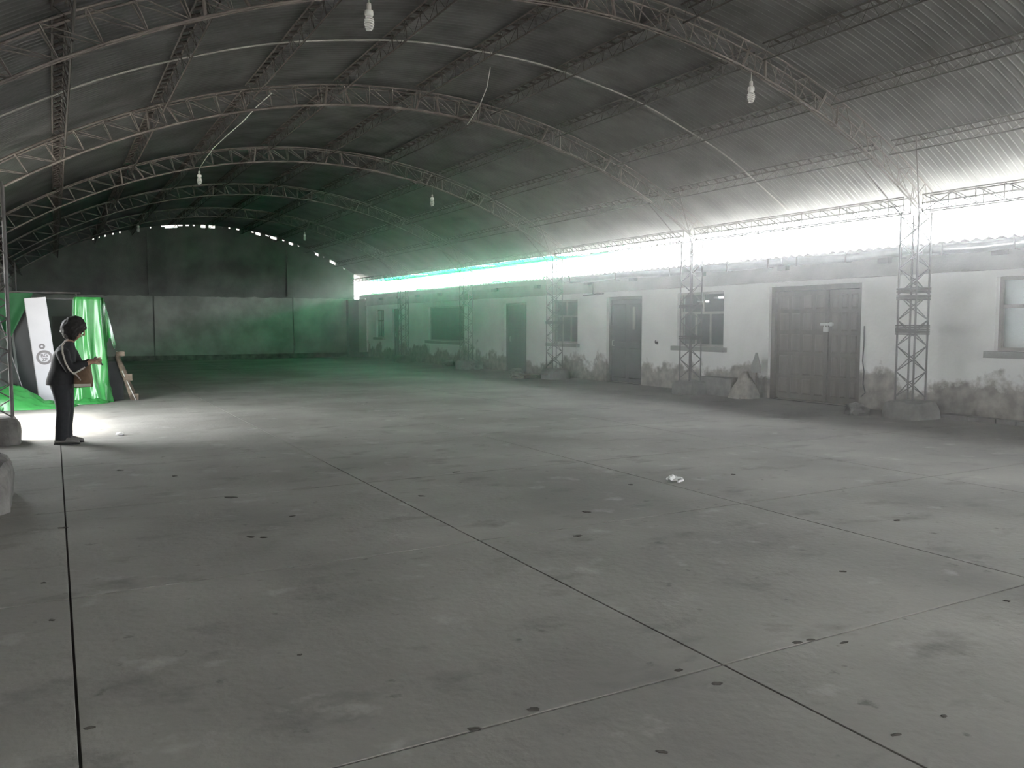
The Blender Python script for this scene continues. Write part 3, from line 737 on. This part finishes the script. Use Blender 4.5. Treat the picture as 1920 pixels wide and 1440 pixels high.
# rotten boards leaning beside the draped sheet
bd = thing('leaning_board', (1.20, 19.0, 0), 'gnarled weathered board leaning on the draped green sheet', 'board')
pts = [(.22, 0, .0), (.17, 0, .2), (.11, .01, .4), (.05, .02, .6), (-.02, .03, .78), (-.06, .04, .92), (-.05, .05, 1.0)]
build(wob(MB().tube([Vector(p) for p in pts], [.05, .07, .055, .06, .045, .05, .03], 8, True, [.03] * 7), .02, 8, 3), 'board', 'wood_old', bd, smooth=True)
build(wob(MB().box(.06, .20, -.05, .04, .42, .55), .015, 9, 4), 'broken_block', 'wood_old', bd)
build(wob(MB().box(-.08, .08, -.05, .04, .93, 1.02), .012, 9, 6), 'broken_block', 'wood_old', bd)
build(wob(MB().box(.20, .31, -.05, .05, .0, .13), .015, 9, 5), 'broken_block', 'wood_old', bd)
build(MB().tube([(.26, -.07, 0), (.02, -.03, .62)], .009, 6), 'pale_rod', 'cable_white', bd, smooth=True)
dk = build(wob(MB().box(-.14, .12, -.02, .04, 0, .82), .01, 3, 2), 'dark_board', 'dark_cabinet', None, (1.12, 19.15, 0)); tag(dk, 'dark board behind the gnarled leaning board', 'board')

# ------------------------------------------------------------------ things along the foot of the right wall
s1 = heap('cement_sack', .34, .30, .62, 7.3, 'sack', (13.02, 13.15, 0), 'slumped pale sack on the floor beside the double door', 'sack', 26, 26, shape=lambda u, v: .75 + .25 * math.cos(u * 3))
ch = thing('shovel', (13.18, 12.98, 0), 'upright shovel with a pointed blade standing behind the slumped sack', 'shovel')
build(MB().loft([[(-.01, -.02, .98), (.01, -.02, .98), (.01, .02, .98), (-.01, .02, .98)], [(-.015, -.06, .86), (.012, -.06, .86), (.012, .06, .86), (-.015, .06, .86)], [(-.03, -.13, .68), (.01, -.13, .68), (.01, .13, .68), (-.03, .13, .68)], [(-.02, -.12, .55), (.01, -.12, .55), (.01, .12, .55), (-.02, .12, .55)]]), 'blade', 'sill_concrete', ch)
build(MB().tube([(0, 0, 0), (0, 0, .62)], .02, 8), 'handle', 'wood_old', ch, smooth=True)
tr = build(wob(MB().box(-.22, .2, -.55, .55, 0, .40), .03, 3, 8), 'rubble_block', 'pedestal_concrete', None, (13.1, 13.95, 0)); tag(tr, 'squarish block of rubble masonry against the wall by the sack', 'block')
pl = thing('plank_pile', (12.1, 20.75, 0), 'small pile of broken planks on the floor by the green plank door', 'planks')
for k in range(5):
    b_ = build(wob(MB().box(-.45 + .1 * random.random(), .45, -.06, .06, 0, .03), .01, 5, k), 'plank', 'wood_old', pl, (random.uniform(-.2, .2), random.uniform(-.3, .3), .035 * k)); b_.rotation_euler = (0, 0, random.uniform(-.6, .6))
for (x, y, s_, lab) in ((12.05, 21.6, .16, 'pale lump of plaster by the broken planks'), (12.9, 26.0, .28, 'dark lump of rubble against the wall before the boarded window'), (12.35, 9.75, .20, 'low broken slab beside the crumbling footing'), (12.9, 23.0, .2, 'grey rubble lump at the foot of the green plank door'), (13.0, 28.4, .24, 'dark rubble lump under the boarded window')):
    bm = bmesh.new(); bmesh.ops.create_icosphere(bm, subdivisions=3, radius=s_)
    for v in bm.verts: v.co += v.co.normalized() * s_ * .45 * noise.noise(v.co * (2.2 / s_) + Vector((x, y, 0))); v.co.z = max(0, v.co.z * .75 + s_ * .25)
    me = bpy.data.meshes.new('rubble'); bm.to_mesh(me); bm.free(); me.materials.append(MATS['pedestal_concrete' if s_ > .17 else 'stone'])
    tag(link('rubble_lump', me, None, (x, y, 0)), lab, 'rubble')
# broken kerb running along the wall foot
kb = thing('wall_kerb', (13.25, 6, 0), 'low crumbled kerb along the wall foot under the barred window', 'kerb')
yy = 6.0; k = 0
while yy < 8.6:
    L_ = random.uniform(.3, .5); build(wob(MB().box(-.12, .14, yy - 6, yy - 6 + L_ - .015, 0, .07), .015, 5, k), 'kerb_stone', 'pedestal_concrete', kb); yy += L_; k += 1

# ------------------------------------------------------------------ litter on the floor
def crumple(s_, seed, m, name, loc, label, cat, group=None, flat=.6):
    bm = bmesh.new(); bmesh.ops.create_icosphere(bm, subdivisions=2, radius=s_)
    for v in bm.verts:
        v.co += v.co.normalized() * s_ * .55 * noise.noise(v.co * (3 / s_) + Vector((seed, seed * 2, 0))); v.co.z = max(0, (v.co.z + s_ * .5) * flat)
    me = bpy.data.meshes.new(name); bm.to_mesh(me); bm.free(); me.materials.append(MATS[m])
    return tag(link(name, me, None, loc), label, cat, group)
pc = thing('paper_scrap', (5.49, 6.49, 0), 'crumpled white paper scrap lying alone on the floor', 'paper', rz=.4)
mb = MB()
for j in range(7):
    for i in range(9):
        u, v = i / 8 - .5, j / 6 - .5; mb.v.append((u * .17, v * .12, .006 + .045 * abs(noise.noise(Vector((u * 5, v * 5, 1.3)))) + .04 * (1 - abs(u) * 1.6) * (1 if v > 0 else .5)))
for j in range(6):
    for i in range(8): a = j * 9 + i; mb.f.append((a, a + 1, a + 10, a + 9))
build(mb, 'sheet', 'paper', pc); build(MB().box(-.07, .05, -.075, -.06, 0.002, .02), 'torn_edge', 'paper', pc)
crumple(.055, 3, 'paper', 'plaster_chip', (.78, 13.05, 0), 'white plaster chip on the bright floor right of the person', 'debris')
LIT = [(225, 882), (328, 893), (433, 933), (470, 1007), (495, 1008), (97, 1163), (82, 1093), (168, 1365), (890, 1367), (855, 885), (1183, 909), (1100, 960), (1682, 976), (1083, 1005), (1580, 1072), (1888, 1127), (1495, 1205), (1520, 1200), (1583, 1205), (1770, 1343), (1345, 1282), (1272, 1257), (1240, 1410), (1680, 1378), (562, 1228), (118, 990), (548, 968), (790, 930), (1000, 1330), (1375, 890)]
def on_floor(px, py):
    F = Vector((math.sin(YAW) * math.cos(PITCH), math.cos(YAW) * math.cos(PITCH), -math.sin(PITCH))); R_ = Vector((math.cos(YAW), -math.sin(YAW), 0)); U = R_.cross(F)
    d = F * 1550 + R_ * (px - 960) + U * (720 - py); return Vector((0, 0, 1.6)) - d * (1.6 / d.z)
for i, (px, py) in enumerate(LIT):
    p = on_floor(px, py); dist = p.length
    o = crumple(.010 + .0022 * dist * random.uniform(.4, 1.2), i, 'dirt', 'dirt_crumb', (p.x, p.y, 0), 'small dark crumb of dirt lying on the concrete floor', 'debris', 'dirt crumbs scattered on the floor', .18)
    o.scale = (random.uniform(.9, 2.0), random.uniform(.6, 1.1), 1); o.rotation_euler[2] = random.uniform(-.9, .3)

# ------------------------------------------------------------------ the person
PB = Vector((.10, 12.52, 0)); PR = math.radians(-16)
person = thing('person', PB, 'person in dark jacket and trousers, head bent over their hands', 'person', rz=PR)
def skin(name, nodes, edges, m, parent, sub=2, smooth=True):
    """skin-modifier mesh: nodes {key: (x,y,z,rx,ry)}"""
    ks = list(nodes); me = bpy.data.meshes.new(name); me.from_pydata([nodes[k][:3] for k in ks], [(ks.index(a), ks.index(b)) for a, b in edges], [])
    o = link(name, me); md = o.modifiers.new('skin', 'SKIN'); md.use_smooth_shade = True; md.branch_smoothing = .6
    for k, sv in zip(ks, me.skin_vertices[0].data): sv.radius = nodes[k][3:5]; sv.use_root = False
    me.skin_vertices[0].data[0].use_root = True
    s = o.modifiers.new('sub', 'SUBSURF'); s.levels = sub; s.render_levels = sub
    dg = bpy.context.evaluated_depsgraph_get(); out = bpy.data.meshes.new_from_object(o.evaluated_get(dg)); bpy.data.objects.remove(o)
    out.materials.clear(); out.materials.append(MATS[m])
    for p in out.polygons: p.use_smooth = True; p.material_index = 0
    return link(name, out, parent)
def sk2(x, y, z, r, r2=None): return (x, y, z, r, r2 or r)
# body (local: +x faces forward, +y the person's left)
B = dict(pelvis=sk2(-.03, 0, .86, .12, .15), waist=sk2(-.01, 0, 1.0, .10, .13), chest=sk2(.02, 0, 1.16, .09, .11), neck0=sk2(.06, 0, 1.33, .06), neck1=sk2(.11, 0, 1.40, .05), head0=sk2(.16, 0, 1.45, .075), head1=sk2(.18, 0, 1.53, .088), head2=sk2(.17, 0, 1.60, .06))
E_ = [('pelvis', 'waist'), ('waist', 'chest'), ('chest', 'neck0'), ('neck0', 'neck1'), ('neck1', 'head0'), ('head0', 'head1'), ('head1', 'head2')]
ELB = {1: (.13, .25, 1.02), -1: (.15, -.25, 1.00)}; WR = {1: (.305, .12, 1.10), -1: (.325, -.10, 1.08)}
for s, n_ in ((1, 'l'), (-1, 'r')):
    B['sh' + n_] = sk2(.05, s * .16, 1.22, .045); B['el' + n_] = sk2(*ELB[s], .038); B['wr' + n_] = sk2(*WR[s], .028)
    B['hp' + n_] = sk2(-.03, s * .085, .80, .085); B['kn' + n_] = sk2(.0, s * .085, .46, .058); B['an' + n_] = sk2(-.03, s * .085, .09, .038); B['to' + n_] = sk2(.10, s * .10, .035, .03)
    B['pm' + n_] = sk2(WR[s][0] + .07, WR[s][1] - s * .02, WR[s][2] + .01, .034, .018)
    E_ += [('chest', 'sh' + n_), ('sh' + n_, 'el' + n_), ('el' + n_, 'wr' + n_), ('wr' + n_, 'pm' + n_), ('pelvis', 'hp' + n_), ('hp' + n_, 'kn' + n_), ('kn' + n_, 'an' + n_), ('an' + n_, 'to' + n_)]
    px_, py_, pz_ = B['pm' + n_][:3]
    for f in range(4):   # fingers curl around the phone
        off = (f - 1.5) * .019; L_ = (.030, .035, .033, .026)[f]; a = 'f%d%s' % (f, n_)
        B[a + '0'] = sk2(px_ + .035, py_ - s * .008, pz_ + off, .0095); B[a + '1'] = sk2(px_ + .035 + L_, py_ - s * .020, pz_ + off, .0088); B[a + '2'] = sk2(px_ + .045 + L_, py_ - s * .045, pz_ + off + .004, .0078)
        E_ += [('pm' + n_, a + '0'), (a + '0', a + '1'), (a + '1', a + '2')]
    B['t0' + n_] = sk2(px_ - .01, py_ - s * .03, pz_ + .030, .011); B['t1' + n_] = sk2(px_ + .03, py_ - s * .045, pz_ + .045, .009)
    E_ += [('pm' + n_, 't0' + n_), ('t0' + n_, 't1' + n_)]
skin('body', B, E_, 'skin', person)
# face: nose, eyes, mouth, ears on the bent head
hd = Vector((.18, 0, 1.52)); tilt = Matrix.Rotation(math.radians(28), 3, 'Y')
def hp_(v): return hd + tilt @ Vector(v)
build(MB().tube([hp_((.080, 0, .03)), hp_((.100, 0, -.005)), hp_((.108, 0, -.022)), hp_((.088, 0, -.03))], [.008, .012, .014, .008], 8), 'nose', 'skin', person, smooth=True)
for s in (-1, 1):
    bm = bmesh.new(); bmesh.ops.create_uvsphere(bm, u_segments=10, v_segments=8, radius=.011); me = bpy.data.meshes.new('eye'); bm.to_mesh(me); bm.free(); me.materials.append(MATS['eye'])
    link('eye', me, person, hp_((.080, s * .032, .018)))
    build(MB().tube([hp_((.0, s * .088, .02)), hp_((-.012, s * .096, .0)), hp_((.0, s * .088, -.03))], [.012, .016, .009], 8), 'ear', 'skin', person, smooth=True)
build(MB().tube([hp_((.078, -.022, -.055)), hp_((.086, 0, -.053)), hp_((.078, .022, -.055))], [.004, .008, .004], 8), 'mouth', 'lips', person, smooth=True)
# hair: full curly bob
bm = bmesh.new(); bmesh.ops.create_icosphere(bm, subdivisions=5, radius=1)
for v in bm.verts:
    d = v.co.copy(); f = 1 + .07 * noise.noise(d * 4) + .05 * noise.noise(d * 11) + .025 * noise.noise(d * 24)
    front = max(0, d.x); lowf = max(0, -d.z - .1)
    x = d.x * .150 * f - .016; 
    if d.x > .45 and d.z < .35: x -= (d.x - .45) * .085 * min(1, (.35 - d.z) * 2)
    v.co = Vector((x, d.y * .150 * f, d.z * .180 * f - .012))
    if d.z < -.55: v.co.z += .02
me = bpy.data.meshes.new('hair'); bm.to_mesh(me); bm.free(); me.materials.append(MATS['hair'])
for p in me.polygons: p.use_smooth = True
hr = link('hair', me, person, hd + Vector((-.025, 0, .015))); hr.rotation_euler = (0, math.radians(22), 0)
# jacket with sleeves, trousers: overlapping lofts fused into one cloth surface
def fused(mb, name, m, parent, vox=.011, it=5):
    o = link(name, mb.mesh(name)); md = o.modifiers.new('r', 'REMESH'); md.mode = 'VOXEL'; md.voxel_size = vox
    sm_ = o.modifiers.new('s', 'SMOOTH'); sm_.factor = .5; sm_.iterations = it
    dg = bpy.context.evaluated_depsgraph_get(); out = bpy.data.meshes.new_from_object(o.evaluated_get(dg)); bpy.data.objects.remove(o)
    out.materials.clear(); out.materials.append(MATS[m])
    for p in out.polygons: p.use_smooth = True; p.material_index = 0
    return link(name, out, parent)
def oval(cx, cy, z, rx, ry, n=24, wr=0.):
    return [(cx + (rx + wr * math.sin(5 * a + z * 9)) * math.cos(a), cy + (ry + wr * math.cos(4 * a - z * 7)) * math.sin(a), z) for a in [2 * math.pi * k / n for k in range(n)]]
J = MB().loft([oval(*r, wr=.006) for r in ((-.055, 0, .79, .165, .195), (-.05, 0, .84, .165, .197), (-.035, 0, .93, .150, .188), (-.01, 0, 1.02, .140, .178), (.005, 0, 1.11, .142, .185), (.02, 0, 1.20, .132, .190), (.035, 0, 1.27, .108, .165), (.06, 0, 1.33, .078, .10), (.08, 0, 1.37, .062, .066))])
for s in (1, -1):
    J.tube([(.035, s * .13, 1.235), (.05, s * .185, 1.21), (.085, s * .225, 1.12), (ELB[s][0], ELB[s][1], ELB[s][2]), (.175, s * .225, 1.02), (.245, s * .17, 1.06), (WR[s][0] - .015, WR[s][1] + s * .008, WR[s][2] - .004)], [.07, .082, .074, .068, .064, .055, .044], 14)
fused(J, 'jacket', 'jacket', person)
T = MB().loft([oval(-.035, 0, .68, .10, .13), oval(-.035, 0, .74, .13, .165), oval(-.04, 0, .84, .145, .178), oval(-.035, 0, .92, .13, .16)])
for s in (1, -1):
    T.loft([oval(*r, n=18, wr=.004) for r in ((-.03, s * .095, .055, .085, .072), (-.03, s * .095, .10, .082, .072), (-.022, s * .093, .25, .080, .072), (.0, s * .091, .44, .084, .076), (-.008, s * .089, .58, .094, .084), (-.025, s * .087, .74, .115, .092), (-.035, s * .08, .82, .12, .09))])
fused(T, 'trousers', 'trousers', person)
for s in (-1, 1):
    rings = []
    for xx, w, h in ((-.115, .028, .05), (-.09, .040, .085), (-.03, .042, .10), (.04, .046, .085), (.10, .050, .06), (.155, .044, .045), (.185, .020, .03)):
        rings.append([(xx, s * .095 + s * .03 * max(0, xx) + w * math.cos(a), .014 + max(0, h * .5 + h * .5 * math.sin(a))) for a in [2 * math.pi * k / 14 for k in range(14)]])
    sh = build(MB().loft(rings), 'shoe', 'shoe', person, smooth=True)
    build(MB().loft([[(p[0] * 1.01, p[1], z) for p in [(q[0], s * .095 + s * .03 * max(0, q[0]) + q[1]) for q in ((-.12, -.03), (-.12, .03), (-.03, .042), (.06, .047), (.12, .05), (.18, .026), (.19, 0), (.18, -.026), (.12, -.05), (.06, -.047), (-.03, -.042))]] for z in (0, .018)]), 'sole', 'sole', sh)
def plocal(v): return PB + Matrix.Rotation(PR, 3, 'Z') @ Vector(v)
# shoulder bag carried in front, and its pale cord; phone in the hands
bag = thing('shoulder_bag', plocal((.24, -.02, .75)), 'brown cloth shoulder bag with pale cord worn by the person', 'bag', rz=PR)
rings = []
for z, w, d in ((0, .105, .035), (.012, .115, .05), (.12, .112, .06), (.25, .10, .045), (.32, .092, .022), (.325, .085, .012)):
    rings.append([(w * math.copysign(abs(math.cos(a)) ** .5, math.cos(a)), d * math.copysign(abs(math.sin(a)) ** .7, math.sin(a)), z) for a in [2 * math.pi * k / 24 for k in range(24)]])
build(wob(MB().loft(rings), .008, 9, 3), 'pouch', 'bag_brown', bag, smooth=True)
build(MB().box(-.10, .10, -.066, -.05, .015, .05), 'bottom_band', 'strap', bag)
cpts = [(.09, -.02, 1.40), (.06, -.10, 1.375), (.045, -.185, 1.315), (.07, -.275, 1.22), (.11, -.318, 1.10), (.16, -.330, 1.0), (.20, -.300, .95), (.25, -.235, .985), (.30, -.165, 1.025)]
cp = [Vector(p) - Vector((.24, -.02, .75)) for p in cpts]
build(MB().tube(cp, .011, 7), 'cord', 'strap', bag, smooth=True)
build(MB().tube([Vector((.17, -.326, .985)) - Vector((.24, -.02, .75)), Vector((.21, -.22, .93)) - Vector((.24, -.02, .75)), Vector((.22, -.07, .85)) - Vector((.24, -.02, .75))], .008, 7), 'cord', 'strap', bag, smooth=True)
ph = thing('mobile_phone', plocal((.43, .01, 1.10)), 'small dark phone held in both hands by the person', 'phone', rz=PR); ph.rotation_euler[1] = math.radians(-40)
build(MB().box(-.004, .004, -.036, .036, -.072, .072), 'phone_case', 'phone', ph, bevel=.003); build(MB().box(-.0055, -.0041, -.031, .031, -.062, .062), 'screen', 'dark_cabinet', ph)

# ------------------------------------------------------------------ haze volume on the rooms' side, standing for dust and lens glare
NT = 24; rings = []
for k in range(NT + 1):
    x = 6.8 + (13.12 - 6.8) * k / NT; zt = arc(RS - .03, x)
    rings.append([(x, Y0 + .02, .012), (x, 29.0, .012), (x, 29.0, zt), (x, Y0 + .02, zt)])
hz = MB().loft(rings)
m = bpy.data.materials.new('dust_glare_haze'); m.use_nodes = True; N = m.node_tree.nodes; N.remove(N['Principled BSDF'])
vsn = N.new('ShaderNodeVolumeScatter'); vsn.inputs['Color'].default_value = (.95, .95, .95, 1); vsn.inputs['Density'].default_value = .027; vsn.inputs['Anisotropy'].default_value = .75
m.node_tree.links.new(vsn.outputs[0], N['Material Output'].inputs['Volume'])
MATS['dust_glare_haze'] = m
ho = build(hz, 'dust_glare_haze', 'dust_glare_haze'); tag(ho, 'thin grey haze volume along the rooms, standing for dust and veiling glare', 'haze', kind='stuff')
